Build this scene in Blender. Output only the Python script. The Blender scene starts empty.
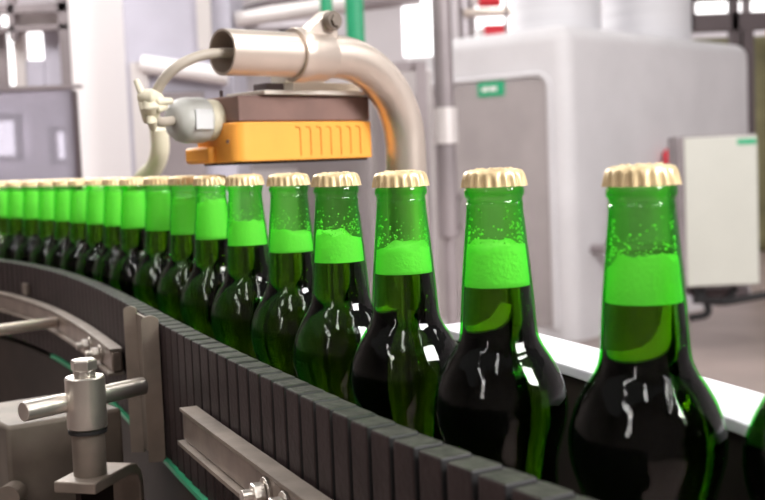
import bpy, bmesh, math, random
from mathutils import Vector, Matrix
random.seed(7)
S = bpy.context.scene
C = S.collection
EYE = 1.18
FPX = 1150.0
PI = math.pi
# ------------------------------------------------------------------ camera
pt = math.radians(4.33); rl = math.radians(2.3)
FW = Vector((0, math.cos(pt), -math.sin(pt)))
U0 = Vector((0, math.sin(pt), math.cos(pt))); R0 = Vector((1, 0, 0))
RT = R0*math.cos(rl) - U0*math.sin(rl)
UP = U0*math.cos(rl) + R0*math.sin(rl)
cam = bpy.data.cameras.new('camera'); co = bpy.data.objects.new('camera', cam); C.objects.link(co)
M = Matrix((RT, UP, -FW)).transposed().to_4x4(); M.translation = (0, 0, EYE)
co.matrix_world = M
cam.sensor_width = 36; cam.lens = FPX/765*36; cam.clip_start = .01; cam.clip_end = 100
cam.dof.use_dof = True; cam.dof.focus_distance = .66; cam.dof.aperture_fstop = 13.0
S.camera = co

def ray(px, py): return FW + RT*((px-382.5)/FPX) + UP*((250-py)/FPX)
def at(px, py, Y):
    d = ray(px, py); d = d*(Y/d.y); return Vector((d.x, d.y, d.z+EYE))
def onz(px, py, h):
    d = ray(px, py); d = d*(-h/d.z); return Vector((d.x, d.y, EYE-h))

# ------------------------------------------------------------------ materials
def mat(name, col, rough=.5, metal=0., noise=0., nscale=20., bump=0., bscale=60., spec=.5, emit=None, es=0., trans=0., coat=0., stretch=None):
    m = bpy.data.materials.new(name); m.use_nodes = True
    nt = m.node_tree; b = nt.nodes['Principled BSDF']
    b.inputs['Base Color'].default_value = (*col, 1); b.inputs['Roughness'].default_value = rough
    b.inputs['Metallic'].default_value = metal; b.inputs['Specular IOR Level'].default_value = spec
    b.inputs['Coat Weight'].default_value = coat
    b.inputs['Transmission Weight'].default_value = trans
    if emit:
        b.inputs['Emission Color'].default_value = (*emit, 1); b.inputs['Emission Strength'].default_value = es
    tc = nt.nodes.new('ShaderNodeTexCoord'); src = tc.outputs['Object']
    if stretch:
        mp = nt.nodes.new('ShaderNodeMapping'); mp.inputs['Scale'].default_value = stretch
        nt.links.new(src, mp.inputs['Vector']); src = mp.outputs['Vector']
    if noise:
        n = nt.nodes.new('ShaderNodeTexNoise'); n.inputs['Scale'].default_value = nscale; n.inputs['Detail'].default_value = 5
        nt.links.new(src, n.inputs['Vector'])
        r = nt.nodes.new('ShaderNodeValToRGB')
        r.color_ramp.elements[0].position = .3; r.color_ramp.elements[1].position = .7
        r.color_ramp.elements[0].color = (*[c*(1-noise) for c in col], 1)
        r.color_ramp.elements[1].color = (*[min(1, c*(1+noise)) for c in col], 1)
        nt.links.new(n.outputs['Fac'], r.inputs['Fac']); nt.links.new(r.outputs['Color'], b.inputs['Base Color'])
    if bump:
        n = nt.nodes.new('ShaderNodeTexNoise'); n.inputs['Scale'].default_value = bscale; n.inputs['Detail'].default_value = 3
        nt.links.new(src, n.inputs['Vector'])
        bp = nt.nodes.new('ShaderNodeBump'); bp.inputs['Strength'].default_value = bump; bp.inputs['Distance'].default_value = .002
        nt.links.new(n.outputs['Fac'], bp.inputs['Height']); nt.links.new(bp.outputs['Normal'], b.inputs['Normal'])
    return m

def glass_green():
    m = bpy.data.materials.new('green_bottle_glass'); m.use_nodes = True
    nt = m.node_tree; nt.nodes.clear()
    o = nt.nodes.new('ShaderNodeOutputMaterial'); mx = nt.nodes.new('ShaderNodeMixShader')
    t = nt.nodes.new('ShaderNodeBsdfTransparent'); g = nt.nodes.new('ShaderNodeBsdfGlossy'); g.inputs['Roughness'].default_value = .03
    f = nt.nodes.new('ShaderNodeFresnel'); f.inputs['IOR'].default_value = 1.5
    tc = nt.nodes.new('ShaderNodeTexCoord'); n = nt.nodes.new('ShaderNodeTexNoise'); n.inputs['Scale'].default_value = 55; n.inputs['Detail'].default_value = 3
    b = nt.nodes.new('ShaderNodeBump'); b.inputs['Strength'].default_value = .55; b.inputs['Distance'].default_value = .0016
    nt.links.new(tc.outputs['Object'], n.inputs['Vector']); nt.links.new(n.outputs['Fac'], b.inputs['Height'])
    nt.links.new(b.outputs['Normal'], g.inputs['Normal']); nt.links.new(b.outputs['Normal'], f.inputs['Normal'])
    ge_ = nt.nodes.new('ShaderNodeNewGeometry'); inv = nt.nodes.new('ShaderNodeMath'); inv.operation = 'SUBTRACT'; inv.inputs[0].default_value = 1
    ml = nt.nodes.new('ShaderNodeMath'); ml.operation = 'MULTIPLY'
    nt.links.new(ge_.outputs['Backfacing'], inv.inputs[1]); nt.links.new(inv.outputs[0], ml.inputs[0]); nt.links.new(f.outputs['Fac'], ml.inputs[1])
    nt.links.new(ml.outputs[0], mx.inputs[0]); nt.links.new(t.outputs[0], mx.inputs[1]); nt.links.new(g.outputs[0], mx.inputs[2])
    v = nt.nodes.new('ShaderNodeVolumeAbsorption'); v.inputs['Color'].default_value = (.33, .967, .10, 1); v.inputs['Density'].default_value = 1000
    nt.links.new(mx.outputs[0], o.inputs['Surface']); nt.links.new(v.outputs[0], o.inputs['Volume'])
    return m

def beer_mat():
    m = bpy.data.materials.new('beer_liquid'); m.use_nodes = True
    nt = m.node_tree; nt.nodes.clear()
    o = nt.nodes.new('ShaderNodeOutputMaterial'); g = nt.nodes.new('ShaderNodeBsdfRefraction')
    g.inputs['IOR'].default_value = 1.36; g.inputs['Roughness'].default_value = 0.0
    v = nt.nodes.new('ShaderNodeVolumeAbsorption'); v.inputs['Color'].default_value = (.72, .68, .02, 1); v.inputs['Density'].default_value = 185
    nt.links.new(g.outputs[0], o.inputs['Surface']); nt.links.new(v.outputs[0], o.inputs['Volume'])
    return m

def foam_mat():
    m = mat('beer_foam', (.93, .95, .80), .9, bump=.6, bscale=500)
    nt = m.node_tree; b = nt.nodes['Principled BSDF']
    o = [n for n in nt.nodes if n.type == 'OUTPUT_MATERIAL'][0]
    tl = nt.nodes.new('ShaderNodeBsdfTranslucent'); tl.inputs['Color'].default_value = (.95, .97, .8, 1)
    mx = nt.nodes.new('ShaderNodeMixShader'); mx.inputs[0].default_value = .55
    nt.links.new(b.outputs[0], mx.inputs[1]); nt.links.new(tl.outputs[0], mx.inputs[2]); nt.links.new(mx.outputs[0], o.inputs['Surface'])
    return m

GL = glass_green(); BEER = beer_mat(); FOAM = foam_mat()
CAP = mat('cream_gold_cap', (.78, .60, .34), .36, .4, noise=.15, nscale=90)
STEEL = mat('brushed_steel', (.62, .57, .52), .32, .9, noise=.12, nscale=30, bump=.15, bscale=200)
STEELW = mat('warm_satin_steel', (.74, .64, .56), .38, .75, noise=.10, nscale=12)
STEELD = mat('worn_steel', (.26, .215, .18), .55, .55, noise=.25, nscale=25, bump=.3, bscale=90)
RAILM = mat('worn_rail_metal', (.25, .20, .17), .38, .6, noise=.3, nscale=40)
SLAT = mat('dark_brown_slat', (.030, .019, .019), .55, 0, noise=.25, nscale=35, bump=.2, bscale=300, spec=.25)
SLATT = mat('dusty_slat_top', (.038, .040, .031), .7, 0, spec=.15, noise=.45, nscale=160, bump=.4, bscale=400)
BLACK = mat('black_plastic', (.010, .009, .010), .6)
DARKM = mat('dark_machine_metal', (.022, .015, .012), .6, 0, noise=.5, nscale=12, spec=.2)
GREENP = mat('green_plastic', (.02, .30, .14), .45)
WHITEP = mat('white_plate', (.78, .77, .84), .35)
ORANGE = mat('orange_plastic', (.95, .40, .06), .45, noise=.05, nscale=30)
ORANGEY = mat('yellow_orange_ridge', (.88, .42, .08), .5)
BROWN = mat('brown_plastic', (.20, .115, .095), .5, noise=.15, nscale=30)
ALU = mat('pale_aluminium', (.80, .74, .66), .4, .4, noise=.08)
GREYP = mat('light_grey_plastic', (.50, .50, .47), .42)
LABEL = mat('pale_label', (.62, .63, .64), .5)
CABLE = mat('grey_cable', (.40, .35, .29), .5)
CREAM = mat('cream_plastic_tape', (.70, .65, .50), .55)
DARKI = mat('tube_inside', (.12, .08, .06), .5, .5)
HOUS = mat('lavender_grey_paint', (.66, .64, .66), .5, noise=.05, nscale=3)
HOUSD = mat('warm_grey_panel_paint', (.40, .36, .36), .5, noise=.08, nscale=4)
CABM = mat('cabinet_beige_grey', (.60, .60, .54), .5, noise=.03, nscale=4)
GREENL = mat('green_label', (.03, .42, .20), .5)
WHITE = mat('white_paint', (.88, .84, .84), .5)
TANK = mat('white_wrapped', (.66, .65, .68), .55, bump=.5, bscale=14, stretch=(1, 1, 6))
RED = mat('red_plastic', (.75, .03, .05), .4)
BLUEG = mat('blue_grey_panel', (.50, .48, .56), .45, noise=.12, nscale=3)
GREYM = mat('mid_grey_metal', (.30, .26, .27), .45, .3, noise=.2, nscale=3)
PALEM = mat('pale_metal', (.72, .67, .66), .4, .3, noise=.1, nscale=3)
DARKF = mat('dark_frame', (.10, .075, .08), .5, .2)
OLIVE = mat('olive_yellow_paint', (.26, .24, .12), .6, noise=.3, nscale=3)
FLOORM = mat('hall_floor_epoxy', (.34, .27, .25), .4, noise=.15, nscale=1.5)
WALLM = mat('hall_wall_paint', (.74, .70, .73), .8, noise=.08, nscale=.8)
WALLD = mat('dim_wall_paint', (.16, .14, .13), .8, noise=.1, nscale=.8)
DAY = mat('daylight_glass', (1, 1, 1), .5, emit=(1, .98, .98), es=1.7)
LAMP = mat('lamp_diffuser', (1, 1, 1), .5, emit=(1, .98, .95), es=9)

def acrylic():
    m = bpy.data.materials.new('smoky_acrylic'); m.use_nodes = True
    nt = m.node_tree; nt.nodes.clear()
    o = nt.nodes.new('ShaderNodeOutputMaterial'); mx = nt.nodes.new('ShaderNodeMixShader'); mx.inputs[0].default_value = .45
    t = nt.nodes.new('ShaderNodeBsdfTransparent'); t.inputs['Color'].default_value = (.82, .8, .86, 1)
    g = nt.nodes.new('ShaderNodeBsdfPrincipled'); g.inputs['Base Color'].default_value = (.50, .48, .55, 1); g.inputs['Roughness'].default_value = .15
    nt.links.new(t.outputs[0], mx.inputs[1]); nt.links.new(g.outputs[0], mx.inputs[2]); nt.links.new(mx.outputs[0], o.inputs['Surface'])
    return m
ACR = acrylic()

# ------------------------------------------------------------------ helpers
def link(name, bm, m, parent=None, smooth=False, bevel=0., seg=2):
    me = bpy.data.meshes.new(name); bm.normal_update(); bm.to_mesh(me); bm.free()
    for mm in (m if isinstance(m, (list, tuple)) else [m]): me.materials.append(mm)
    if smooth:
        for p in me.polygons: p.use_smooth = True
    o = bpy.data.objects.new(name, me); C.objects.link(o)
    if parent:
        o.parent = parent
        w = Vector((0, 0, 0)); q = parent
        while q: w += q.location; q = q.parent
        o.location = -w
    if bevel:
        b = o.modifiers.new('bevel', 'BEVEL'); b.width = bevel; b.segments = seg; b.limit_method = 'ANGLE'; b.angle_limit = .6
        if smooth:
            for p in me.polygons: p.use_smooth = True
    if smooth:
        try:
            me.set_sharp_from_angle(angle=.7)
        except Exception: pass
    return o
def tag(o, label, cat, group=None):
    o['label'] = label; o['category'] = cat
    if group: o['group'] = group
    return o
def thing(name, label, cat, loc=(0, 0, 0), group=None):
    o = bpy.data.objects.new(name, None); o.empty_display_size = .05; C.objects.link(o); o.location = loc
    return tag(o, label, cat, group)
def struct(name, bm, m, **k):
    o = link(name, bm, m, **k); o['kind'] = 'structure'; return o
def frame_m(c, ax, ay, az=Vector((0, 0, 1))):
    m = Matrix((ax, ay, az)).transposed().to_4x4(); m.translation = c; return m
def obox(bm, c, ax, ay, sx, sy, sz, az=None, mi=0):
    """box centred at c, axes ax, ay, z"""
    ax = Vector(ax).normalized(); ay = Vector(ay).normalized(); az = Vector(az).normalized() if az else ax.cross(ay).normalized()
    r = bmesh.ops.create_cube(bm, size=1, matrix=frame_m(Vector(c), ax, ay, az) @ Matrix.Diagonal((sx, sy, sz, 1)))
    for v in r['verts']:
        for f in v.link_faces: f.material_index = mi
    return bm
def boxb(x0, x1, y0, y1, z0, z1, bm=None):
    bm = bm or bmesh.new()
    return obox(bm, ((x0+x1)/2, (y0+y1)/2, (z0+z1)/2), (1, 0, 0), (0, 1, 0), x1-x0, y1-y0, z1-z0)
def pxbox(px0, py0, px1, py1, Y, dep, bm=None, zb=None, zt=None):
    pm = (px0+px1)/2; ym = (py0+py1)/2
    return boxb(at(px0, ym, Y).x, at(px1, ym, Y).x, Y, Y+dep, at(pm, py1, Y).z if zb is None else zb, at(pm, py0, Y).z if zt is None else zt, bm)
def lathe(bm, prof, n=48, mtx=None, close=False, mod=None):
    """prof: list of (r, z)"""
    rings = []
    for k, (r, z) in enumerate(prof):
        if r < 1e-6: rings.append([bm.verts.new((0, 0, z))]); continue
        ring = []
        for i in range(n):
            a = 2*PI*i/n; rr = r*(mod(k, a) if mod else 1)
            ring.append(bm.verts.new((rr*math.cos(a), rr*math.sin(a), z)))
        rings.append(ring)
    new = [v for r in rings for v in r]
    pairs = list(zip(rings, rings[1:])) + ([(rings[-1], rings[0])] if close else [])
    for a, b in pairs:
        for i in range(n):
            j = (i+1) % n
            if len(a) == 1 and len(b) == 1: break
            if len(a) == 1: bm.faces.new((a[0], b[j], b[i]))
            elif len(b) == 1: bm.faces.new((a[i], a[j], b[0]))
            else: bm.faces.new((a[i], a[j], b[j], b[i]))
    if mtx: bmesh.ops.transform(bm, matrix=mtx, verts=new)
    bmesh.ops.recalc_face_normals(bm, faces=bm.faces[:])
    return bm
def axm(p, d):
    q = Vector(d).to_track_quat('Z', 'Y'); m = q.to_matrix().to_4x4(); m.translation = p; return m
def cyl(bm, p0, p1, r, n=32, r1=None):
    p0 = Vector(p0); p1 = Vector(p1); L = (p1-p0).length; r1 = r if r1 is None else r1
    return lathe(bm, [(0, 0), (r, 0), (r1, L), (0, L)], n, axm(p0, p1-p0))
def smoothpath(pts, n):
    out = []; P = [Vector(p) for p in pts]; P = [P[0]*2-P[1]] + P + [P[-1]*2-P[-2]]
    for i in range(1, len(P)-2):
        a, b, c, d = P[i-1:i+3]
        for k in range(n):
            t = k/n
            out.append(.5*((2*b)+(c-a)*t+(2*a-5*b+4*c-d)*t*t+(3*b-a-3*c+d)*t**3))
    out.append(P[-2]); return out
def tube(bm, pts, r, n=16, cap=True, inner=None):
    pts = [Vector(p) for p in pts]; rings = []; inn = []; prev = None
    for i, p in enumerate(pts):
        t = (pts[min(i+1, len(pts)-1)] - pts[max(i-1, 0)]).normalized()
        if prev is None:
            u = t.orthogonal().normalized()
        else:
            u = (prev - t*prev.dot(t)).normalized()
        prev = u; w = t.cross(u)
        rr = r(i/(len(pts)-1)) if callable(r) else r
        rings.append([bm.verts.new(p + (u*math.cos(2*PI*k/n)+w*math.sin(2*PI*k/n))*rr) for k in range(n)])
        if inner: inn.append([bm.verts.new(p + (u*math.cos(2*PI*k/n)+w*math.sin(2*PI*k/n))*inner) for k in range(n)])
    def br(A, B, flip=False):
        for k in range(n):
            j = (k+1) % n
            f = (A[k], A[j], B[j], B[k]); bm.faces.new(f[::-1] if flip else f)
    for a, b in zip(rings, rings[1:]): br(a, b)
    if inner:
        for a, b in zip(inn, inn[1:]): br(a, b, True)
        br(inn[0], rings[0]); br(rings[-1], inn[-1])
    elif cap:
        bm.faces.new(rings[0][::-1]); bm.faces.new(rings[-1])
    bmesh.ops.recalc_face_normals(bm, faces=bm.faces[:])
    return bm
def ribbon(bm, path, w0, w1, z0, z1):
    """sweep a rectangle along an XY path; offsets w0..w1 along the left normal, z0..z1 heights"""
    rows = []
    for i, p in enumerate(path):
        t = (path[min(i+1, len(path)-1)] - path[max(i-1, 0)]); t.z = 0; t.normalize(); n = Vector((-t.y, t.x, 0))
        rows.append([bm.verts.new((p.x+n.x*w, p.y+n.y*w, z)) for w, z in ((w0, z0), (w1, z0), (w1, z1), (w0, z1))])
    for a, b in zip(rows, rows[1:]):
        for k in range(4): bm.faces.new((a[k], a[(k+1) % 4], b[(k+1) % 4], b[k]))
    bm.faces.new(rows[0][::-1]); bm.faces.new(rows[-1])
    bmesh.ops.recalc_face_normals(bm, faces=bm.faces[:])
    return bm
def prism(bm, poly, o, ax, ay, thick):
    """polygon (u,v) in plane o+u*ax+v*ay extruded by thick along the plane normal"""
    ax = Vector(ax).normalized(); ay = Vector(ay).normalized(); n = ax.cross(ay).normalized()
    a = [bm.verts.new(Vector(o)+ax*u+ay*v) for u, v in poly]; b = [bm.verts.new(v.co+n*thick) for v in a]
    bm.faces.new(a[::-1]); bm.faces.new(b)
    for i in range(len(a)):
        j = (i+1) % len(a); bm.faces.new((a[i], a[j], b[j], b[i]))
    bmesh.ops.recalc_face_normals(bm, faces=bm.faces[:]); return bm
def hexbolt(bm, p, d, r, h):
    lathe(bm, [(0, 0), (r, 0), (r, h*.85), (r*.9, h), (0, h)], 6, axm(p, d)); return bm

# ------------------------------------------------------------------ bottle prototype
BH = .235                      # cap top to base
TOP = EYE - .005
BELT = TOP - BH
outer = [(.0060, .0128), (.0080, .0132), (.0100, .0143), (.0122, .0142), (.0138, .0131), (.0152, .0132), (.0160, .0137), (.0170, .0134), (.020, .0136), (.03, .0146), (.04, .0156), (.05, .0165),
         (.06, .0173), (.07, .0180), (.077, .0185), (.081, .0193), (.085, .0212), (.090, .0245), (.096, .0279), (.102, .0303),
         (.108, .0317), (.114, .0321), (.120, .0316), (.126, .0301), (.132, .0281), (.138, .0266), (.145, .0262), (.17, .0262),
         (.225, .0262), (.231, .0250), (.235, .0225)]
def ro(d):
    for (a, r), (b, s) in zip(outer, outer[1:]):
        if a <= d <= b: return r+(s-r)*(d-a)/(b-a)
    return outer[0][1] if d < .006 else outer[-1][1]
TH = .0011
def glass_mesh():
    bm = bmesh.new()
    o = [(r, BH-d) for d, r in outer]
    o.append((.0, BH-.2335))
    i = [(0, .006)] + [(ro(d)-TH, BH-d) for d in [.226-.004*k for k in range(0, 55)] if d > .0065]
    prof = o[:-1]+[(0, .0012)]
    bm2 = lathe(bm, prof, 64)
    # inner skin joined at the mouth
    bmi = lathe(bm, i + [(ro(.006)-TH, BH-.006)], 64)
    bm.verts.ensure_lookup_table()
    mouth_o = [v for v in bm.verts if abs(v.co.z-(BH-.006)) < 1e-6 and Vector((v.co.x, v.co.y)).length > .0128-TH/2]
    mouth_i = [v for v in bm.verts if abs(v.co.z-(BH-.006)) < 1e-6 and Vector((v.co.x, v.co.y)).length <= .0128-TH/2]
    ang = lambda v: math.atan2(v.co.y, v.co.x) % (2*PI-1e-5)
    mouth_o.sort(key=ang); mouth_i.sort(key=ang)
    n = len(mouth_o)
    for k in range(n):
        j = (k+1) % n; bm.faces.new((mouth_o[k], mouth_o[j], mouth_i[j], mouth_i[k]))
    bmesh.ops.recalc_face_normals(bm, faces=bm.faces[:])
    return bm
LIQ = .0555
def liquid_mesh():
    bm = bmesh.new(); g = TH+.00015
    ds = [LIQ] + [LIQ+.0035*k for k in range(1, 49) if LIQ+.0035*k < .226]
    prof = [(0, BH-LIQ)]+[(ro(d)-g, BH-d) for d in ds]+[(ro(.226)-g-.001, .0080), (0, .0075)]
    return lathe(bm, prof, 64)
def foam_mesh(top, rag, seed):
    rnd = random.Random(seed); bm = bmesh.new(); g = TH+.00025; n = 64
    ph = [rnd.uniform(0, 6.28) for _ in range(4)]
    ds = [top+(LIQ-.0002-top)*k/8 for k in range(9)]
    def hgt(a): return rag*(math.sin(a+ph[0])*.5+math.sin(2*a+ph[1])*.3+math.sin(5*a+ph[2])*.2+math.sin(9*a+ph[3])*.12)
    c = bm.verts.new((0, 0, BH-top)); rings = []
    for k, d in enumerate(ds):
        ring = []
        for i in range(n):
            a = 2*PI*i/n; dd = d+hgt(a)*(1-k/8); r = ro(dd)-g
            ring.append(bm.verts.new((r*math.cos(a), r*math.sin(a), BH-dd)))
        rings.append(ring)
    for i in range(n): bm.faces.new((c, rings[0][i], rings[0][(i+1) % n]))
    for a, b in zip(rings, rings[1:]):
        for i in range(n): bm.faces.new((a[i], a[(i+1) % n], b[(i+1) % n], b[i]))
    e = bm.verts.new((0, 0, BH-LIQ+.0002))
    for i in range(n): bm.faces.new((e, rings[-1][(i+1) % n], rings[-1][i]))
    # loose bubbles climbing the neck wall
    if top > .02:
        for _ in range(120):
            a = rnd.uniform(0, 2*PI); d = top-abs(rnd.gauss(0, .008)); d = max(d, .016); s = rnd.uniform(.0002, .0007)
            r = ro(d)-g-s
            bmesh.ops.create_icosphere(bm, subdivisions=1, radius=s, matrix=Matrix.Translation((r*math.cos(a), r*math.sin(a), BH-d)))
    bmesh.ops.recalc_face_normals(bm, faces=bm.faces[:]); return bm
def cap_mesh():
    bm = bmesh.new(); n = 21*8
    prof = [(0, BH+.0002), (.006, BH+.0002), (.0110, BH+.0000), (.0134, BH-.0007), (.0143, BH-.0020), (.0146, BH-.0036), (.0149, BH-.0058), (.0153, BH-.0083), (.0147, BH-.0083), (.0142, BH-.0060), (.0139, BH-.004), (.0135, BH-.0024), (.0, BH-.0016)]
    amp = [0, 0, 0, .0, .006, .030, .042, .045, .045, .02, .0, 0, 0]
    lathe(bm, prof, n, mod=lambda k, a: 1+amp[k]*math.cos(21*a))
    # embossed ring and small dents on the crown top
    rnd = random.Random(3)
    for k in range(11):
        a = 2*PI*k/11+.2; r = .0078
        bmesh.ops.create_icosphere(bm, subdivisions=2, radius=.0011, matrix=Matrix.Translation((r*math.cos(a), r*math.sin(a), BH+.0001)) @ Matrix.Diagonal((1.3, 1, .55, 1)))
    bmesh.ops.create_icosphere(bm, subdivisions=2, radius=.003, matrix=Matrix.Translation((0, 0, BH)) @ Matrix.Diagonal((1.2, 1, .22, 1)))
    return bm

GRP = 'beer bottles queued along the conveyor'
proto = thing('beer_bottle', '', 'bottle', (0, 0, 0), GRP)
proto['_z'] = 1
shell = link('glass_shell', glass_mesh(), GL, proto, smooth=True)
beer = link('beer', liquid_mesh(), BEER, proto, smooth=True)
foams = [link('foam_head', foam_mesh(.0385, .005, 1), FOAM, proto, smooth=True)]
extra = []
for args in ((.036, .003, 2), (.041, .0035, 3), (.022, .003, 4), (.015, .001, 5)):
    bm = foam_mesh(*args); me = bpy.data.meshes.new('foam_head'); bm.to_mesh(me); bm.free(); me.materials.append(FOAM)
    for p in me.polygons: p.use_smooth = True
    extra.append(me)
capo = link('crown_cap', cap_mesh(), CAP, proto, smooth=True)
parts = [shell, beer, foams[0], capo]
cap_l = {}
BP = [(829, .42), (641, .465), (493.5, .546), (400, .628), (335.5, .719), (288, .818), (244, .911), (210, 1.008)]
XS = [(184, .1), (158, .098), (133, .084), (115, .08), (97, .078), (80, .076), (64, .074), (48, .074), (32, .074), (16, .074), (1, .074)]
pos = [(at(px, 172, Y).x, Y) for px, Y in BP]
for px, s in XS:
    x0, y0 = pos[-1]; Y = y0
    while True:
        Y += .001; x = at(px, 178, Y).x
        if math.hypot(x-x0, Y-y0) >= s: break
    pos.append((x, Y))
LAB = ['green beer bottle cut off by the right frame edge, only its shoulder showing',
       'largest green beer bottle, nearest the camera, in front of the beige control cabinet',
       'second largest whole green beer bottle, in front of the grey machine door panel',
       'third green beer bottle from the right, standing in front of the bent steel pipe',
       'green beer bottle whose cap is just under the right end of the orange sensor',
       'green beer bottle under the middle of the orange sensor, with a gold cap',
       'green beer bottle whose gold cap is below the front left corner of the orange sensor',
       'green beer bottle beneath the left end of the orange sensor, behind the steel clamp side of the chain',
       'green beer bottle directly below the grey cable gland of the sensor',
       'green beer bottle below the cream plastic ties at the cable end, left of the sensor',
       'blurred green beer bottle just right of the white pillar',
       'blurred green beer bottle in front of the right edge of the white pillar',
       'blurred green beer bottle in front of the middle of the white pillar',
       'blurred green beer bottle in front of the left edge of the white pillar',
       'blurred green beer bottle in front of the right edge of the smoky guard panel',
       'fourth blurred green beer bottle from the left edge of the frame',
       'third blurred green beer bottle from the left edge of the frame',
       'second blurred green beer bottle from the left edge of the frame',
       'leftmost, farthest blurred green beer bottle at the left edge of the frame']
LAB[7] = 'green beer bottle beneath the lower left end of the orange sensor body'
fsel = [0, None, 0, 1, None, 1, None, 2, 2, 3, 3, 3, 3, 3, 3, 3, 3, 3, 3]
for i, (x, y) in enumerate(pos):
    if i == 0: r = proto; ps = parts
    else:
        r = proto.copy(); C.objects.link(r); ps = []
        for q in parts:
            c = q.copy(); C.objects.link(c); c.parent = r; ps.append(c)
            if q is foams[0] and fsel[i] is not None: c.data = extra[fsel[i]]
    r.location = (x, y, BELT); r.rotation_euler = (0, 0, 1.3*i)
    r['label'] = LAB[i]
for o in C.objects:
    if '_z' in o: del o['_z']

# ------------------------------------------------------------------ conveyor
HC = .113
CP = [(-60, 252), (0, 258), (34, 261.6), (68, 269), (102, 281), (136, 296), (170, 318), (210, 338), (267, 363), (304, 380), (338, 396.5), (384, 417), (434, 438), (468, 451), (520, 470), (600, 500), (680, 530)]
cpts = [onz(a, b, HC) for a, b in CP]
for q in cpts: q.z = 0
# light smoothing of the traced curve
for _ in range(2):
    cpts = [cpts[0]] + [(cpts[i-1]+cpts[i]*2+cpts[i+1])/4 for i in range(1, len(cpts)-1)] + [cpts[-1]]
dense = smoothpath(cpts, 24)
def resample(path, step):
    out = [path[0].copy()]; acc = 0
    for a, b in zip(path, path[1:]):
        L = (b-a).length
        while acc+L >= step:
            t = (step-acc)/L; a = a.lerp(b, t); out.append(a.copy()); L = (b-a).length; acc = 0
        acc += L
    return out
PITCH = .0215
cl = resample(dense, PITCH)
ctop = EYE-HC; SH = .103
# left normal of the path (going from far left to near right) points away from the camera side? pick sign so +n is toward the viewer/left
def tn(path, i):
    t = (path[min(i+1, len(path)-1)] - path[max(i-1, 0)]).normalized(); n = Vector((-t.y, t.x, 0))
    if n.x+n.y*.6 > 0: n = -n
    return t, n
ch = thing('conveyor_side_chain', 'curved wall of dark brown plastic slats running along the front of the bottles', 'conveyor chain', cpts[8]+Vector((0, 0, ctop-SH)))
W = .015
for i in range(1, len(cl)-1):
    t, n = tn(cl, i); p = cl[i]
    bm = bmesh.new()
    tilt = .0015
    nn = (n+t*.05).normalized(); tt = Vector((-nn.y, nn.x, 0)); tt = tt if tt.dot(t) > 0 else -tt
    obox(bm, p+n*W/2+Vector((0, 0, ctop-SH/2)), tt, nn, PITCH-.0050, W, SH, az=(0, 0, 1))
    bm.normal_update()
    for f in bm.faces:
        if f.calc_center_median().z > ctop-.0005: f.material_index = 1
        elif abs(f.normal.dot(tt)) > .8: f.material_index = 2  # end faces coloured black to stand in for deep shade in the gaps
    bmesh.ops.recalc_face_normals(bm, faces=bm.faces[:])
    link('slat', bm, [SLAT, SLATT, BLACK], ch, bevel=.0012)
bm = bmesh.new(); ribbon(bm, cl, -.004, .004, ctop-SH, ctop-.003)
link('backing_strip', bm, BLACK, ch)  # recess behind the slats, black for the same gap shade
sgn = 1 if Vector((-(cl[11]-cl[10]).y, (cl[11]-cl[10]).x, 0)).dot(tn(cl, 10)[1]) > 0 else -1
def rib(name, path, w0, w1, z0, z1, m, parent=None, **k):
    bm = bmesh.new(); ribbon(bm, path, w0*sgn, w1*sgn, z0, z1); return link(name, bm, m, parent, **k)
def crange(pxa, pxb):
    out = []
    for p in dense:
        d = Vector((p.x, p.y, ctop-EYE)); x = 382.5+FPX*d.dot(RT)/d.dot(FW)
        if pxa <= x <= pxb: out.append(p)
    return resample(out, .01)
# guide rails
def rail(name, pxa, pxb, label, bolts):
    pth = crange(pxa, pxb); mid = pth[len(pth)//2]
    r = thing(name, label, 'rail', (mid.x, mid.y, EYE-.20))
    rib('rail_bar', pth, W+.002, W+.012, EYE-.176, EYE-.1565, RAILM, r, bevel=.002, smooth=True)
    rib('rail_lip', pth, W+.002, W+.0135, EYE-.1565, EYE-.1545, STEELD, r)
    rib('rail_lip', pth, W+.002, W+.016, EYE-.1785, EYE-.176, STEELD, r)
    for f, k in bolts:
        i = min(int(f*(len(pth)-1)), len(pth)-2); t, n = tn(pth, i)
        bm = bmesh.new(); b = pth[i]+n*(W+.012)+Vector((0, 0, EYE-.1665))
        lathe(bm, [(0, 0), (.0085, 0), (.0085, .002), (0, .002)], 24, axm(b, n)); hexbolt(bm, b+n*.0025, n, .0065, .006)
        cyl(bm, b+n*.008, b+n*.014, .0035, 16)
        link('rail_bolt', bm, STEEL, r, bevel=.0004)
rail('guide_rail', -40, 140, 'blurred steel guide rail along the slat chain behind the bar clamp, at the left', [(.93, 0), (.86, 0)])
rail('guide_rail', 218, 640, 'steel guide rail bolted low on the slat chain, right of the upright bracket', [(.42, 0), (.48, 0)])
pth = crange(20, 520)
rib('tab', crange(34, 40), W, W+.004, EYE-.151, EYE-.137, STEELD)
o = C.objects['tab']; o.name = 'chain_tab'; tag(o, 'small square metal tab on the far left part of the slat chain', 'tab')
g = rib('wear_strip', crange(60, 300), W-.002, W+.003, EYE-.2195, EYE-.216, GREENP); tag(g, 'thin green plastic strip along the bottom edge of the slat chain', 'strip')
# belt the bottles stand on + bed
belt = [Vector((x, y, 0)) for x, y in pos][::-1]
t0 = (belt[0]-belt[1]).normalized(); belt = [belt[0]+t0*.25]+belt+[belt[-1]+(belt[-1]-belt[-2]).normalized()*.2]
bd = resample(smoothpath(belt, 10), .02)
b = rib('conveyor_belt', bd, -.034, .034, BELT-.012, BELT, BLACK); tag(b, 'black conveyor belt under the row of green bottles', 'conveyor belt')
b = rib('conveyor_bed', bd, -.034, .045, BELT-.10, BELT-.013, DARKM); tag(b, 'dark metal conveyor bed below the belt', 'conveyor frame')
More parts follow.
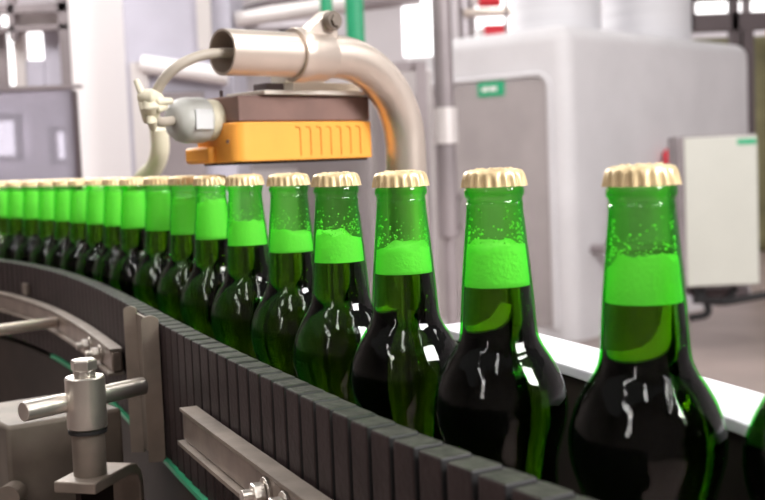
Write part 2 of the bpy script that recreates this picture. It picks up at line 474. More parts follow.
# legs of the bed (stand on the floor)
for k, i in enumerate((14, 50, 88)):
    p = bd[min(i, len(bd)-4)]
    bm = bmesh.new(); boxb(p.x+.02, p.x+.07, p.y+.02, p.y+.07, 0, BELT-.10, bm); link('bed_leg', bm, DARKM, b)
# back guard with white top ledge
gw = thing('back_guard', 'white ledge running behind the nearest bottles, in front of the grey machine', 'guard', (pos[2][0]+.1, pos[2][1]+.05, BELT))
gpath = [onz(430, 326, .113), onz(452, 331, .113), onz(560, 363, .113), onz(700, 408, .113), onz(765, 431, .113), onz(800, 444, .113)]
for q in gpath: q.z = 0
gp = resample(smoothpath(gpath, 12), .015)
def side(path, off):
    out = []
    for i in range(len(path)):
        t, n = tn(path, i); out.append(path[i]-n*off)
    return out
ZT = EYE-.113
bm = bmesh.new(); ribbon(bm, side(gp, .0215), -.0215, .0215, ZT-.006, ZT); link('ledge', bm, WHITEP, gw, bevel=.001)
bm = bmesh.new(); ribbon(bm, side(gp, .006), -.003, .003, BELT-.10, ZT-.006); link('guard_wall', bm, DARKM, gw)

# ------------------------------------------------------------------ dark machinery at the left, in front of the chain
tr = tag(link('drip_tray', boxb(-.85, -.10, .72, .98, EYE-.375, EYE-.350), DARKM), 'dark metal tray below the slat chain', 'tray')
path2 = crange(-60, 250)
dw = rib('chain_support', path2, .0, W+.0, EYE-.335, EYE-.223, DARKM); tag(dw, 'dark metal support under the slat chain', 'support')
# steel block
blk = thing('steel_block', 'brown-grey stainless steel block behind and below the bar clamp post', 'block', at(60, 470, .92))
p0 = onz(6, 427, .185); p1 = onz(122, 408, .185)
ax = (p1-p0).normalized(); ay = Vector((-ax.y, ax.x, 0)); c = (p0+p1)/2+ay*.05; c.z = EYE-.185-.075
bm = bmesh.new(); obox(bm, c, ax, ay, (p1-p0).length, .10, .15); link('block_body', bm, mat('dull_brown_steel', (.15, .122, .10), .6, .25, noise=.25, nscale=25, spec=.3), blk, bevel=.003, smooth=True)
bm = bmesh.new(); q = p0+ax*.07-ay*.001; q.z = EYE-.245; hexbolt(bm, q, -ay, .0075, .006); link('block_bolt', bm, STEEL, blk)
bm = bmesh.new(); q = p0+ax*.004-ay*.001; q.z = EYE-.235; cyl(bm, q, q-ay*.012-ax*.01, .009, 20); link('knob', bm, STEELD, blk)
# post clamp
PY = .79
pc = thing('clamp_post', 'round stainless steel post with a bolt on top gripping the horizontal rod', 'clamp', at(86, 470, PY))
a = at(86, 400, PY); X, Yp = a.x, a.y
zt = at(85, 376, PY).z; zm = at(86, 430, PY).z; zb = at(87, 474, PY).z
bm = bmesh.new(); r = 20.0/FPX*PY
lathe(bm, [(0, zm+.001), (r-.0015, zm+.001), (r, zm+.0025), (r, zt-.001), (r-.001, zt), (0, zt)], 48, Matrix.Translation((X, Yp, 0)))
link('clamp_sleeve', bm, STEEL, pc, smooth=True)
bm = bmesh.new(); cyl(bm, (X, Yp, zb), (X, Yp, zm-.0015), r*.83, 40); link('post_shaft', bm, STEELD, pc, smooth=True)
bm = bmesh.new(); cyl(bm, (X, Yp, zm-.0015), (X, Yp, zm+.001), r*.97, 40); link('seal_ring', bm, BLACK, pc, smooth=True)
bm = bmesh.new(); cyl(bm, (X, Yp, zt), (X, Yp, zt+.0045), r*.55, 24); hexbolt(bm, Vector((X, Yp, zt+.0045)), (0, 0, 1), r*.68, .0075); link('clamp_bolt', bm, STEEL, pc, bevel=.0006)
# rod
bm = bmesh.new(); ra = at(23, 412, .762); rb_ = at(143, 386, .838)
# make the rod pass through the post axis
cyl(bm, ra, rb_, .0066, 32)
rd = tag(link('clamp_rod', bm, STEEL, smooth=True, bevel=.0005), 'horizontal steel rod passing through the clamp post to the upright bracket', 'rod')
# foot bracket under the post
fb = thing('foot_bracket', 'bent steel strap the clamp post stands on, lower left', 'bracket', at(100, 480, PY))
zf = zb
d1 = (at(150, 462, .86)-at(60, 486, .74)); d1.z = 0; d1.normalize(); d2 = Vector((-d1.y, d1.x, 0))
bm = bmesh.new(); o3 = Vector((X, Yp, zf))
prof = [(-.022, 0), (.030, 0), (.038, -.002), (.044, -.008), (.047, -.016), (.047, -.075), (.041, -.075), (.041, -.018), (.038, -.011), (.033, -.008), (-.022, -.008)]
prism(bm, [(u, v) for u, v in prof], o3+d2*.016, d1, (0, 0, 1), .032)
link('strap', bm, STEELD, fb, bevel=.0012, smooth=True)
bm = bmesh.new(); prism(bm, [(-.014, -.008), (.030, -.008), (.030, -.075), (-.014, -.075)], o3+d2*.004, d1, (0, 0, 1), .004); link('gusset', bm, DARKM, fb)
# upright bracket (two rounded flanges)
ub = thing('upright_bracket', 'tall steel bracket of two round-topped plates standing against the slat chain', 'bracket', at(140, 455, .845))
def roundplate(px0, px1, pyt, pyb, Y, th, yaw):
    a = at(px0, pyt, Y); b = at(px1, pyt, Y); w = (b-a).length; h = a.z-at(px0, pyb, Y).z; rr = w*.7
    poly = [(0, 0), (w, 0), (w, h-rr*.25)]+[(w-w*.5*(1-math.cos(t)), h-w*.35+w*.35*math.sin(t)) for t in [PI/2*k/5 for k in range(6)]][1:]
    poly += [(w*.5*(1-math.sin(t)), h-w*.30+w*.30*math.cos(t)) for t in [PI/2*k/5 for k in range(6)]][1:]
    bm = bmesh.new(); prism(bm, poly, Vector((a.x, Y, a.z-h)), (math.cos(yaw), math.sin(yaw), 0), (0, 0, 1), th); return bm, Vector((a.x, Y, a.z))
bm, A1 = roundplate(124, 137.5, 306, 452, .905, .0025, -.15); link('flange', bm, STEELD, ub, bevel=.0006)
bm, A2 = roundplate(141, 158, 316, 462, .855, .0025, .1); link('flange', bm, STEELD, ub, bevel=.0006)
bm = bmesh.new(); q0 = at(137.5, 312, .905); q1 = at(156, 320, .857); q0.z = q1.z = (q0.z+q1.z)/2; dd = (q1-q0); L = dd.length; dd.normalize()
prism(bm, [(0, -.108), (L, -.108), (L, -.001), (L*.5, -.001), (0, 0)], q0, dd, (0, 0, 1), .002); link('web', bm, STEELD, ub)
# rod at far left
bm = bmesh.new(); cyl(bm, at(-30, 334, 1.19), at(57, 322, 1.30), .0058, 24)
tag(link('support_rod', bm, STEELW, smooth=True), 'blurred steel rod reaching in from the left edge to the guide rail', 'rod')
# ------------------------------------------------------------------ sensor + pipe
Fd = Vector((.74, .673, 0)).normalized(); Bd = Vector((-.673, .74, 0)).normalized()
s0 = at(239, 122, .985)                     # front-left corner at the brown/orange split
Lb, Db = .150, .062
zs = s0.z; ztp = EYE+.0625; zbt = EYE+.0035
sen = thing('inspection_sensor', 'orange and brown box sensor hanging over the bottle caps from a steel pipe', 'sensor', s0+Fd*.07+Bd*.03+Vector((0, 0, zbt-zs)))
def sbox(u0, u1, v0, v1, z0, z1):
    bm = bmesh.new(); c = s0+Fd*((u0+u1)/2)+Bd*((v0+v1)/2); c.z = (z0+z1)/2
    return obox(bm, c, Fd, Bd, u1-u0, v1-v0, z1-z0, az=(0, 0, 1))
link('housing', sbox(0, Lb, 0, Db, zs+.0005, ztp), BROWN, sen, bevel=.0015)
bm = sbox(-.004, Lb, -.001, Db+.006, zbt+.002, zs)
vs = [e for e in bm.edges if abs((e.verts[0].co-e.verts[1].co).z) > .02]
vs = [e for e in vs if (e.verts[0].co-s0).dot(Fd) < .02]
bmesh.ops.bevel(bm, geom=vs, offset=.013, segments=6, affect='EDGES', profile=.5)
oc = link('orange_cover', bm, ORANGE, sen, bevel=.0012, smooth=True)
bm = sbox(.004, Lb-.002, .004, Db, zbt, zbt+.002); link('lens_plate', bm, BLACK, sen)
bm = sbox(-.010, .02, Db-.030, Db+.010, zbt+.002, zbt+.0165)
link('lens_block', bm, ORANGE, sen, bevel=.003, smooth=True)
for k in range(7):
    u = .064+k*.0118
    bm = bmesh.new()
    pp = [s0+Fd*(u-.004)+Bd*(-.0012), s0+Fd*(u)+Bd*(-.0012), s0+Fd*(u+.001)+Bd*(-.0012), s0+Fd*(u+.001)+Bd*(-.0012)]
    zz = [zs-.0045, zs-.005, zs-.0075, zbt+.006]
    for q, z in zip(pp, zz): q.z = z
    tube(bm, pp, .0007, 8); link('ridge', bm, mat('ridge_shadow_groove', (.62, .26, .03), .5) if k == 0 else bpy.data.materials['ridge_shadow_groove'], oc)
bm = bmesh.new(); q = s0+Fd*.0062-Bd*(-.004); q = s0+Fd*(-.0035)+Bd*.012; q.z = zs-.016; cyl(bm, q, q-Fd*.0012, .0018, 12); link('screw', bm, BROWN, oc)
for u, v in ((.004, .03), (.035, .02)):
    bm = bmesh.new(); q = s0+Fd*u+Bd*v; q.z = ztp; cyl(bm, q, q+Vector((0, 0, .006)), .0016, 12); link('pin', bm, DARKF, sen)
# gland
ge = s0+Bd*.036; ge.z = EYE+.043
bm = bmesh.new()
lathe(bm, [(0, 0), (.0175, 0), (.0180, .002), (.0180, .010), (.0165, .012), (.0150, .0125)], 48, axm(ge, -Fd)); link('gland_collar', bm, CREAM, sen, smooth=True)
gl = link('cable_gland', lathe(bmesh.new(), [(0, .0125), (.0190, .0125), (.0198, .015), (.0198, .030), (.0185, .036), (.0150, .042), (.0100, .044), (0, .044)], 24, axm(ge, -Fd)), GREYP, sen, smooth=True)
bm = bmesh.new(); q = ge-Fd*.024-Bd*.0192; obox(bm, q, Fd, (0, 0, 1), .017, .017, .0025); link('gland_label', bm, LABEL, gl, bevel=.0005)
# mounting plate and blocks
mp = thing('mounting_plate', 'thin pale aluminium plate with blocks between the sensor and the pipe clamp', 'plate', s0+Fd*.08+Vector((0, 0, ztp-zs)))
link('plate', sbox(.024, .178, -.006, Db-.01, ztp+.0005, ztp+.0042), ALU, mp, bevel=.0006)
link('block', sbox(.070, .150, .012, .045, ztp+.0042, ztp+.0130), ALU, mp, bevel=.0008)
hb = link('block', sbox(.066, .112, .018, .040, ztp+.0130, ztp+.0215), ALU, mp, bevel=.0008)
for u in (.090, .0975):
    bm = bmesh.new(); q = s0+Fd*u+Bd*.0178; q.z = ztp+.0175; cyl(bm, q, q-Bd*.0008, .0022, 16); link('hole', bm, DARKF, hb)
bm = bmesh.new(); q = s0+Fd*.052+Bd*.025; q.z = ztp+.0042; obox(bm, q+Vector((0, 0, .004)), Fd, Bd, .02, .02, .008, az=(0, 0, 1)); link('nut', bm, DARKF, mp, bevel=.001)
# pipe
pl = at(222, 52, .955); zp = pl.z; Rb = .082; PR = .0192
pts = [pl+Fd*(.122*k/8) for k in range(9)]
cc = pts[-1]
for k in range(1, 15):
    th = PI/2*k/14
    pts.append(cc+Fd*(Rb*math.sin(th))+Vector((0, 0, -Rb*(1-math.cos(th)))))
e = pts[-1]
for z in (e.z-.1, e.z-.3, e.z-.5, .30, 0.0): pts.append(Vector((e.x, e.y, z)))
sp = thing('bent_pipe', 'thick bent steel pipe rising behind the bottles and holding the sensor', 'pipe', (e.x, e.y, 0))
bm = bmesh.new(); tube(bm, pts, PR, 48, inner=PR-.0022)
link('pipe', bm, STEELW, sp, smooth=True)
# cross clamp
cu = .092
ccl = thing('pipe_clamp', 'cast steel clamp with a bolt around the horizontal part of the bent pipe', 'clamp', pl+Fd*cu+Vector((0, 0, -.03)))
bm = bmesh.new(); lathe(bm, [(PR+.0004, 0), (PR+.0036, .0), (PR+.0045, .002), (PR+.0045, .012), (PR+.0034, .016), (PR+.0032, .034), (PR+.0012, .038), (PR+.0004, .038)], 48, axm(pl+Fd*(cu-.019), Fd), close=True)
link('collar', bm, STEELW, ccl, smooth=True)
bm = bmesh.new()
prism(bm, [(-.019, .014), (-.016, .021), (.004, .036), (.010, .039), (.0155, .036), (.018, .027), (.019, .014)], pl+Fd*(cu+.004)-Bd*.014, Fd, (0, 0, 1), -.014); link('ear', bm, STEELW, ccl, bevel=.0015, smooth=True)
bm = bmesh.new(); q = pl+Fd*(cu+.0135)-Bd*.014+Vector((0, 0, .029)); lathe(bm, [(0, 0), (.0085, 0), (.0085, .006), (.0075, .0075), (0, .0075)], 32, axm(q, -Bd))
lathe(bm, [(0, .0076), (.0055, .0076), (.0055, .010), (0, .010)], 6, axm(q, -Bd)); link('clamp_bolt', bm, STEELD, ccl, smooth=True)
bm = bmesh.new(); q = pl+Fd*(cu-.008); q.z = (ztp+.0215+zp-PR)/2; obox(bm, q+Bd*.003, Fd, Bd, .022, .022, max(.004, zp-PR-ztp-.0215+.004), az=(0, 0, 1)); link('saddle', bm, STEELD, ccl, bevel=.001)
# cable
gend = ge-Fd*.044
cpt = [pl+Fd*.06+Vector((0, 0, -.003)), pl+Fd*.02+Vector((0, 0, -.001)), at(222, 53, .955), at(200, 56, .94), at(178, 66, .93), at(162, 82, .93), at(154, 100, .935), at(153, 115, .94), at(160, 122, .95), gend+Fd*.002]
bm = bmesh.new(); tube(bm, smoothpath(cpt, 8), .0042, 16)
tag(link('sensor_cable', bm, CABLE, smooth=True), 'grey cable curving from the open pipe end down to the sensor gland', 'cable')
tie = thing('cable_tie', 'cream plastic ties bunched on the cable left of the grey gland', 'cable tie', at(152, 118, .93))
for (x0, y0, x1, y1, rr) in ((136, 80, 146, 106, .0032), (140, 96, 160, 100, .0070), (148, 98, 153, 116, .0075), (144, 104, 172, 101, .0036), (149, 112, 166, 106, .0040), (141, 97, 147, 122, .0040), (150, 116, 153, 128, .0042)):
    bm = bmesh.new(); tube(bm, [at(x0, y0, .925), at((x0+x1)/2+.5, (y0+y1)/2-.8, .922), at(x1, y1, .93)], lambda t, rr=rr: rr*(1-.25*abs(2*t-1)), 14); link('tie_strap', bm, CREAM, tie, smooth=True, bevel=.0008)
bm = bmesh.new(); tube(bm, smoothpath([at(159, 128, 1.35), at(160, 150, 1.36), at(154, 168, 1.38), at(140, 184, 1.40), at(120, 240, 1.45)], 6), .011, 16)
tag(link('pale_hose', bm, CREAM, smooth=True), 'blurred pale hose hanging behind the bottles below the cable ties', 'hose')

# ------------------------------------------------------------------ big grey machine at right
ua = Vector((.667, .745, 0)); va = Vector((-.745, .667, 0)); A = Vector((1.19, 7.2, 0))
LW, LD, HM = 2.70, 1.35, 2.0
mc = thing('machine_housing', 'large rounded lavender-grey machine housing behind the bottles at right', 'machine', A+ua*LW/2+va*LD/2)
bm = bmesh.new(); obox(bm, A+ua*LW/2+va*LD/2+Vector((0, 0, HM/2)), ua, va, LW, LD, HM, az=(0, 0, 1))
ed = [e for e in bm.edges if max(v.co.z for v in e.verts) > HM-.01]
bmesh.ops.bevel(bm, geom=ed, offset=.11, segments=6, affect='EDGES', profile=.5)
link('housing', bm, HOUS, mc, smooth=True)
def onface(u_or_v, off, z, left=True):
    return (A+va*u_or_v-ua*off if left else A+ua*u_or_v-va*off)+Vector((0, 0, z))
dr = link('access_door', obox(bmesh.new(), onface(.66, .006, .88), va, ua, 1.02, .012, 1.58, az=(0, 0, 1)), HOUSD, mc, bevel=.005)
# moulding around the door
v0, v1, z0, z1, rr = .13, 1.18, .08, 1.70, .09
loop = [(v0, z0), (v0, z1-rr)]+[(v0+rr*(1-math.cos(a)), z1-rr+rr*math.sin(a)) for a in [PI/2*k/6 for k in range(1, 7)]]+[(v1, z1)]
bm = bmesh.new(); tube(bm, [onface(a, .012, b) for a, b in loop], .018, 10); link('door_seal', bm, HOUS, mc, smooth=True)
def pick(px, py, left=True, off=.012):
    """point of the left/right machine face seen at px,py"""
    n = ua if left else va; o = A-n*off; d = ray(px, py); s = (o-Vector((0, 0, EYE))).dot(n)/d.dot(n); return Vector((0, 0, EYE))+d*s
q = pick(491.5, 89); bm = obox(bmesh.new(), q-ua*.006, va, (0, 0, 1), .21, .095, .008, az=ua)
lb = link('exit_label', bm, GREENL, mc); lb['label'] = 'small green rectangular label on the door'
bm = bmesh.new()
for du, w in ((.045, .05), (-.02, .06)): obox(bm, q-ua*.011+va*du, va, (0, 0, 1), w, .030, .002, az=ua)
link('label_mark', bm, WHITE, lb)
q = pick(457, 212, off=.02); bm = bmesh.new()
tube(bm, [q+Vector((0, 0, .10)), q+Vector((0, 0, .10))-ua*.05, q+Vector((0, 0, -.10))-ua*.05, q+Vector((0, 0, -.10))], .026, 10); link('door_handle', bm, DARKF, dr)
q = pick(450, 203, off=.02); bm = obox(bmesh.new(), q+va*.05, va, ua, .05, .03, .22, az=(0, 0, 1)); link('latch_plate', bm, GREYM, dr)
# white rolls on top
def roll(px0, px1, Y, lab):
    a = at(px0, 20, Y); b = at(px1, 20, Y); r = (b.x-a.x)/2; c = Vector((a.x+r, Y, HM))
    t = thing('white_roll', lab, 'roll', c, 'white rolls on top of the machine')
    bm = bmesh.new(); prof = [(0, 0), (r*.97, 0), (r, .02)]
    for k in range(1, 9): prof += [(r, .1*k-.008), (r*.995, .1*k), (r, .1*k+.008)]
    prof += [(r, .88), (r*.97, .9), (0, .9)]
    lathe(bm, prof, 48, Matrix.Translation(c)); link('roll_body', bm, TANK, t, smooth=True)
    bm = bmesh.new(); cyl(bm, c+Vector((0, 0, .9)), c+Vector((0, 0, .93)), r*.3, 24); link('roll_core', bm, GREYM, t)
roll(512, 600, 8.25, 'left white wrapped roll standing on top of the machine')
roll(602, 690, 8.95, 'right white wrapped roll standing on top of the machine')
# control cabinet
cb = thing('control_cabinet', 'beige-grey control cabinet hanging in front of the machine at right', 'cabinet', at(715, 285, 6.9))
YB = 6.7
pa = at(678, 136, YB); pb = at(765-8, 133, YB); zb2 = at(720, 287, YB).z; zt2 = at(715, 135, YB).z
yaw = .0; cx = Vector((math.cos(yaw), math.sin(yaw), 0)); cy = Vector((-cx.y, cx.x, 0)); w = pb.x-pa.x
o4 = Vector((pa.x+w/2, YB+.13, (zb2+zt2)/2))
link('cabinet_body', obox(bmesh.new(), o4, cx, cy, w, .24, zt2-zb2, az=(0, 0, 1)), GREYM, cb, bevel=.01)
link('cabinet_door', obox(bmesh.new(), o4-cy*.13+cx*.016, cx, cy, w-.035, .02, zt2-zb2-.02, az=(0, 0, 1)), CABM, cb, bevel=.006)
bm = obox(bmesh.new(), o4-cy*.142+cx*(w*.36)+Vector((0, 0, (zt2-zb2)/2-.045)), cx, (0, 0, 1), .11, .032, .004); l = link('logo_strip', bm, GREENL, cb); l['label'] = 'small green logo strip'
for s in (-.14, .14):
    bm = bmesh.new(); q = o4+cx*s+cy*.11; q.z = zb2+.2; t = (q-A).dot(va); tube(bm, [q, q-va*((q-A).dot(va)-.03) if False else q+va*(-(q-A).dot(va)+.02)], .03, 10); link('wall_arm', bm, GREYM, cb)
bm = bmesh.new(); q = at(662, 160, 7.3); p2 = q-va*((q-A).dot(va)+.012)
pll = thing('warning_lamp', 'small red beacon lamp on the machine beside the beige cabinet', 'lamp', p2)
q = pick(662, 158, False, .0)
bm = bmesh.new(); lathe(bm, [(0, -.05), (.045, -.05), (.045, .03), (.03, .06), (0, .07)], 20, Matrix.Translation(q-va*.06)); link('lamp_dome', bm, RED, pll, smooth=True)
bm = bmesh.new(); cyl(bm, q-va*.06+Vector((0, 0, -.05)), q-va*.06+Vector((0, 0, -.09)), .05, 20); obox(bm, q-va*.03+Vector((0, 0, -.07)), ua, va, .04, .06, .03, az=(0, 0, 1)); link('lamp_base', bm, GREYM, pll)
for k, (a, b_, c_) in enumerate((((690, 288), (716, 302), (770, 294)), ((700, 288), (708, 312), (690, 318)), ((735, 288), (725, 300), (694, 300)))):
    bm = bmesh.new(); tube(bm, smoothpath([at(*a, 6.8), at(*b_, 6.75), at(*c_, 6.7)], 8), .022, 10)
    tag(link('black_cable', bm, BLACK, smooth=True), ['black cable leading right from under the beige cabinet', 'black cable hanging down from the beige cabinet corner', 'black cable crossing back under the beige cabinet'][k], 'cable')
bm = pxbox(694, 288, 750, 297, 7.0, .25)
tag(link('cable_tray', bm, DARKF, bevel=.01), 'dark cable tray under the beige cabinet', 'tray')

# ------------------------------------------------------------------ hall background
struct('floor', boxb(-9, 12, -4, 16, -.1, 0), FLOORM)
struct('wall_back', boxb(-9, 12, 16, 16.2, 0, 6.5), WALLM)
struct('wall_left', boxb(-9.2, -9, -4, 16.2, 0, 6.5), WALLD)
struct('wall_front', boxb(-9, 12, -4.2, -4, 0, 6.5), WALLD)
struct('wall_right', boxb(12, 12.2, -4, 16.2, 0, 6.5), WALLM)
# back windows: frame + lit pane
def window(n, px0, py0, px1, py1, Y=15.9):
    bm = pxbox(px0, py0, px1, py1, Y, .04); w = struct('window_%d' % n, bm, DAY)
    a = at(px0, (py0+py1)/2, Y); b = at(px1, (py0+py1)/2, Y); zt_ = at((px0+px1)/2, py0, Y).z; zb_ = at((px0+px1)/2, py1, Y).z
    bm = bmesh.new()
    for x in (a.x, (a.x+b.x)/2, b.x): boxb(x-.06, x+.06, Y-.05, Y-.001, zb_, zt_, bm)
    for z in (zb_, zt_): boxb(a.x-.06, b.x+.06, Y-.05, Y-.001, z-.05, z+.05, bm)
    f = link('window_frame', bm, GREYM, w); 
window(1, -60, 10, 58, 90)
window(2, 132, -20, 222, 48)
window(4, 470, -60, 560, 40)
window(5, 690, -40, 800, 26)
window(6, 240, 30, 330, 110)
window(7, -50, 118, 20, 160)  # lit pane added to give the bright reflection on the guard panel
window(8, 54, 128, 86, 162)  # second added pane, another bright reflection on that panel
# white pillar
a = at(72.5, 90, 5); b = at(133, 90, 5)
tag(link('white_pillar', boxb(a.x, b.x, 5, 5.3, 0, 5), WHITE, bevel=.01), 'broad bright white pillar at the left of the background', 'pillar')
# dark window frame left of pillar
wf = thing('background_frame', 'blurred dark steel frame left of the white pillar', 'frame', at(40, 200, 6))
for (x0, y0, x1, y1) in ((61, -60, 71, 200), (6, -60, 12, 40), (-40, 4, 71, 13), (-40, 26, 71, 31)):
    link('frame_bar', pxbox(x0, y0, x1, y1, 6, .08), GREYM, wf)
for (x0, y0, x1, y1, m) in ((14, 31, 26, 88, PALEM), (-20, 32, 6, 88, GREYM), (44, 31, 61, 88, BLUEG), (12, 13, 61, 26, PALEM), (26, 60, 44, 88, BLUEG)):
    link('frame_panel', pxbox(x0, y0, x1, y1, 6.1, .05), m, wf)
# smoky guard panel
gpn = thing('guard_panel', 'smoky see-through guard panel with thin dark edge at the far left', 'panel', at(20, 240, 3.0))
link('acrylic_sheet', pxbox(-60, 90, 79, 330, 3.0, .012), ACR, gpn)
link('top_edge', pxbox(-60, 87, 80, 90.5, 2.99, .03), GREYM, gpn)
link('side_edge', pxbox(79, 90, 81.5, 330, 2.99, .03), DARKF, gpn)
link('post', pxbox(77, 325, 84, 330, 2.99, .04, zb=0), GREYM, gpn)
# blue grey cabinet right of pillar
bc = thing('tall_cabinet', 'tall blurred blue-grey cabinet between the white pillar and the sensor', 'cabinet', at(180, 250, 4.6))
link('cabinet_body', pxbox(129, -40, 236, 300, 4.7, .5, zb=0), BLUEG, bc, bevel=.01)
link('cabinet_panel', pxbox(133, 62, 150, 178, 4.66, .03), PALEM, bc)
link('cabinet_panel', pxbox(196, -40, 210, 50, 4.66, .03), PALEM, bc)
link('cabinet_panel', pxbox(160, 92, 205, 178, 4.66, .03), GREYM, bc)
bm = bmesh.new(); cyl(bm, at(142, 64, 4.66), at(228, 76, 4.66), .036, 16); link('front_pipe', bm, WHITE, bc, smooth=True)
# overhead pipes
for (x0, y0, x1, y1, Y, r, m, lab) in ((222, 26, 330, -10, 5.2, .05, DARKF, 'dark diagonal beam behind the open end of the bent pipe'), (236, 20, 345, 4, 4.8, .035, PALEM, 'pale pipe sloping behind the bent pipe'), (300, 8, 420, -6, 5.6, .05, GREYM, 'grey pipe at the top edge above the pipe clamp')):
    bm = bmesh.new(); cyl(bm, at(x0, y0, Y), at(x1, y1, Y), r, 16); tag(link('overhead_pipe', bm, m, smooth=True), lab, 'pipe')
for px0, px1, lab in ((321, 333, 'narrow green vertical pipe behind the clamp bolt'), (346, 364, 'wider green vertical pipe right of the clamp bolt')):
    bm = bmesh.new(); a = at((px0+px1)/2, 20, 4); r = (px1-px0)/2/FPX*4; cyl(bm, (a.x, 4, at(355, 62, 4).z), (a.x, 4, 4), r, 24)
    tag(link('green_pipe', bm, GREENP, smooth=True), lab, 'pipe')
# grey low machine behind mid bottles
lm = thing('grey_machine', 'blurred grey machine behind the sensor and the middle bottles', 'machine', at(320, 300, 5.2))
link('machine_body', pxbox(236, 40, 372, 340, 5.3, .5, zb=0), HOUSD, lm, bevel=.02)
link('machine_panel', pxbox(372, 70, 436, 330, 4.6, .3, zb=0), HOUSD, lm, bevel=.01)
link('machine_panel', pxbox(380, 96, 428, 300, 4.57, .03), GREYM, lm)
link('machine_panel', pxbox(240, 170, 300, 300, 5.26, .03), PALEM, lm)
# bright lit panel
lp = tag(link('light_panel', pxbox(402, -40, 432, 56, 5.6, .06), mat('lit_panel', (1, 1, 1), .5, emit=(.97, .98, 1), es=1.3), bevel=.01), 'bright white lit panel above the elbow of the bent pipe', 'light panel')
st = thing('pipe_stand', 'grey square-tube stand right of the bent pipe elbow', 'stand', at(422, 200, 3.6))
link('crossbar', pxbox(366, 62, 426, 71, 3.6, .04), GREYM, st)
link('upright', pxbox(418, 62, 428, 200, 3.58, .04, zb=0), GREYM, st)
vp = thing('grey_vertical_pipe', 'thick grey vertical pipe left of the machine housing', 'pipe', (at(442, 200, 4.2).x, 4.2, 0))
a = at(443, 60, 4.2); bm = bmesh.new(); cyl(bm, (a.x, 4.2, .9), (a.x, 4.2, 3.6), .036, 24); link('pipe', bm, GREYM, vp, smooth=True)
bm = bmesh.new(); cyl(bm, (a.x, 4.2, at(443, 144, 4.2).z), (a.x, 4.2, at(443, 108, 4.2).z), .045, 24); link('coupling', bm, PALEM, vp, smooth=True)
bm = bmesh.new(); cyl(bm, (a.x, 4.2, 0), (a.x, 4.2, .9), .022, 24); link('lower_pipe', bm, GREYM, vp, smooth=True)
# rack with red parts
rk = thing('storage_rack', 'blurred metal rack with shelves behind the machine, left of the white rolls', 'rack', (at(480, 200, 10.5).x, 10.5, 0))
for x0, y0, x1, y1 in ((460, 42, 516, 47), (460, 8, 516, 13), (460, -40, 465, 150)): link('rack_bar', pxbox(x0, y0, x1, y1, 10.5, .3), GREYM if x1-x0 < 20 else STEELW, rk)
link('rack_post', pxbox(506, -40, 510, 150, 10.5, .05, zb=0), GREYM, rk)
link('rack_post', pxbox(462, 140, 466, 150, 10.5, .05, zb=0), GREYM, rk)
for (x0, x1, y1, lab) in ((484, 507, 42, 'red drum lying on the lower rack shelf'), (478, 500, 8, 'red drum lying on the upper rack shelf')):
    r = .075; zz = at(490, y1, 10.65).z+r; a = at(x0, y1, 10.65); b = at(x1, y1, 10.65)
    t = thing('red_drum', lab, 'drum', (a.x, 10.65, zz-r), 'red drums on the rack')
    bm = bmesh.new(); cyl(bm, (a.x, 10.6, zz), (b.x, 10.6, zz), r, 24); link('drum_body', bm, RED, t, smooth=True)
    bm = bmesh.new(); cyl(bm, (a.x-.06, 10.6, zz), (a.x, 10.6, zz), r*.7, 24); link('drum_cap', bm, WHITE, t, smooth=True)
# roof steelwork at the right
gd = thing('steel_gantry', 'dark steel gantry behind the machine at the upper right', 'gantry', at(740, 280, 12))
for (x0, y0, x1, y1, m) in ((686, 12, 800, 30, DARKF), (686, -6, 800, -1, DARKF), (732, -30, 739, 60, DARKF), (746, 30, 757, 420, DARKF), (690, -6, 694, 30, DARKF)):
    link('gantry_beam', pxbox(x0, y0, x1, y1, 12, .15), m, gd)
link('gantry_post', pxbox(796, 0, 802, 400, 12, .15, zb=0), DARKF, gd)
os_ = tag(link('olive_tank', pxbox(680, 34, 900, 300, 13, 1, zb=0), OLIVE, bevel=.1), 'dull olive tank showing behind the right side of the machine', 'tank')
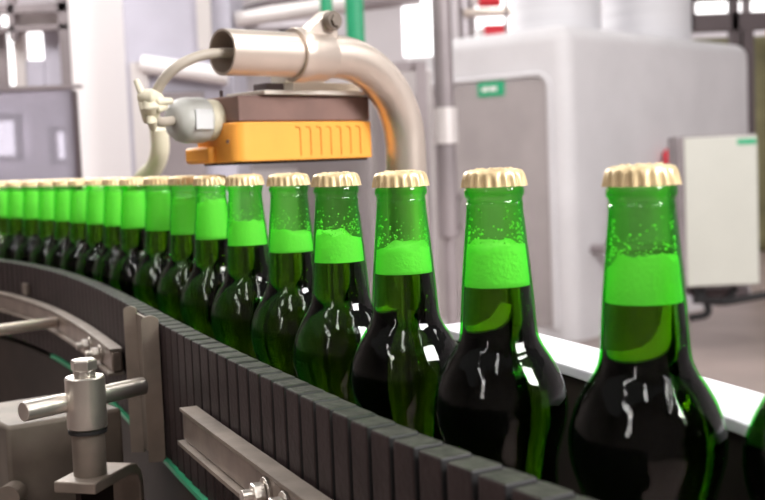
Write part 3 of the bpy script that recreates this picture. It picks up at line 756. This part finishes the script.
# ------------------------------------------------------------------ unseen lamps added above the frame
def lumin(x, y, z, L, w, k):
    t = thing('added_lamp', 'long white lamp added above the frame for light and bottle highlights', 'lamp', (x, y, z), 'added lamps above the frame')
    link('diffuser', boxb(x-w/2, x+w/2, y-L/2, y+L/2, z-.03, z), LAMP, t)
    link('lamp_body', boxb(x-w/2-.03, x+w/2+.03, y-L/2-.03, y+L/2+.03, z+.001, z+.08), WHITE, t)
for x in (-3.2, -.6, 2.0, 5.0):
    for y in (-1.8, 2.2, 6.2, 10.2): lumin(x, y, 4.6, 1.6, .30, 0)
for x, y in ((-1.5, -1.0), (1.3, -1.2), (-1.0, .4), (.9, .2)): lumin(x, y, 2.7, .9, .10, 0)  # low lamps added only for streak highlights on the bottles

def area(loc, tgt, sx, sy, pw, col=(1, 1, 1)):
    l = bpy.data.lights.new('added_light', 'AREA'); l.shape = 'RECTANGLE'; l.size = sx; l.size_y = sy; l.energy = pw; l.color = col  # unseen area lights added for backlight, fill and highlights
    o = bpy.data.objects.new('added_light', l); C.objects.link(o); o.location = loc
    o.rotation_euler = (Vector(tgt)-Vector(loc)).to_track_quat('-Z', 'Y').to_euler()
area((-5, 13, 5.6), (0, 4, 1), 5, 2.5, 650, (1, .97, .95))
area((-2.5, 3.2, 4.6), (-.8, 6.5, 1.5), 2.2, 1.2, 120, (1, .97, .95))
area((4.2, -1.5, 4.0), (0.6, 4.5, 1.2), 2.4, 1.6, 330, (1, .98, .97))  # added at right front to brighten the sensor face
area((-1.5, 1.6, 3.0), (.0, .9, 1.1), .3, 1.0, 6, (1, .97, .93))  # this and the next two: close strips added for bottle highlights
area((-1.1, -.9, 2.0), (.0, .8, 1.1), .12, .8, 2.2, (1, .95, .9))
area((1.4, -.6, 2.1), (.1, .8, 1.1), .12, .8, 2, (1, .98, .95))
w = bpy.data.worlds.new('world'); S.world = w; w.use_nodes = True
w.node_tree.nodes['Background'].inputs[0].default_value = (.90, .86, .84, 1); w.node_tree.nodes['Background'].inputs[1].default_value = .16
S.view_settings.view_transform = 'Standard'; S.view_settings.look = 'None'; S.view_settings.gamma = 1; S.view_settings.exposure = 0.55
S.view_settings.use_curve_mapping = False
S.cycles.max_bounces = 16; S.cycles.transmission_bounces = 16; S.cycles.transparent_max_bounces = 48; S.cycles.glossy_bounces = 6; S.cycles.diffuse_bounces = 4
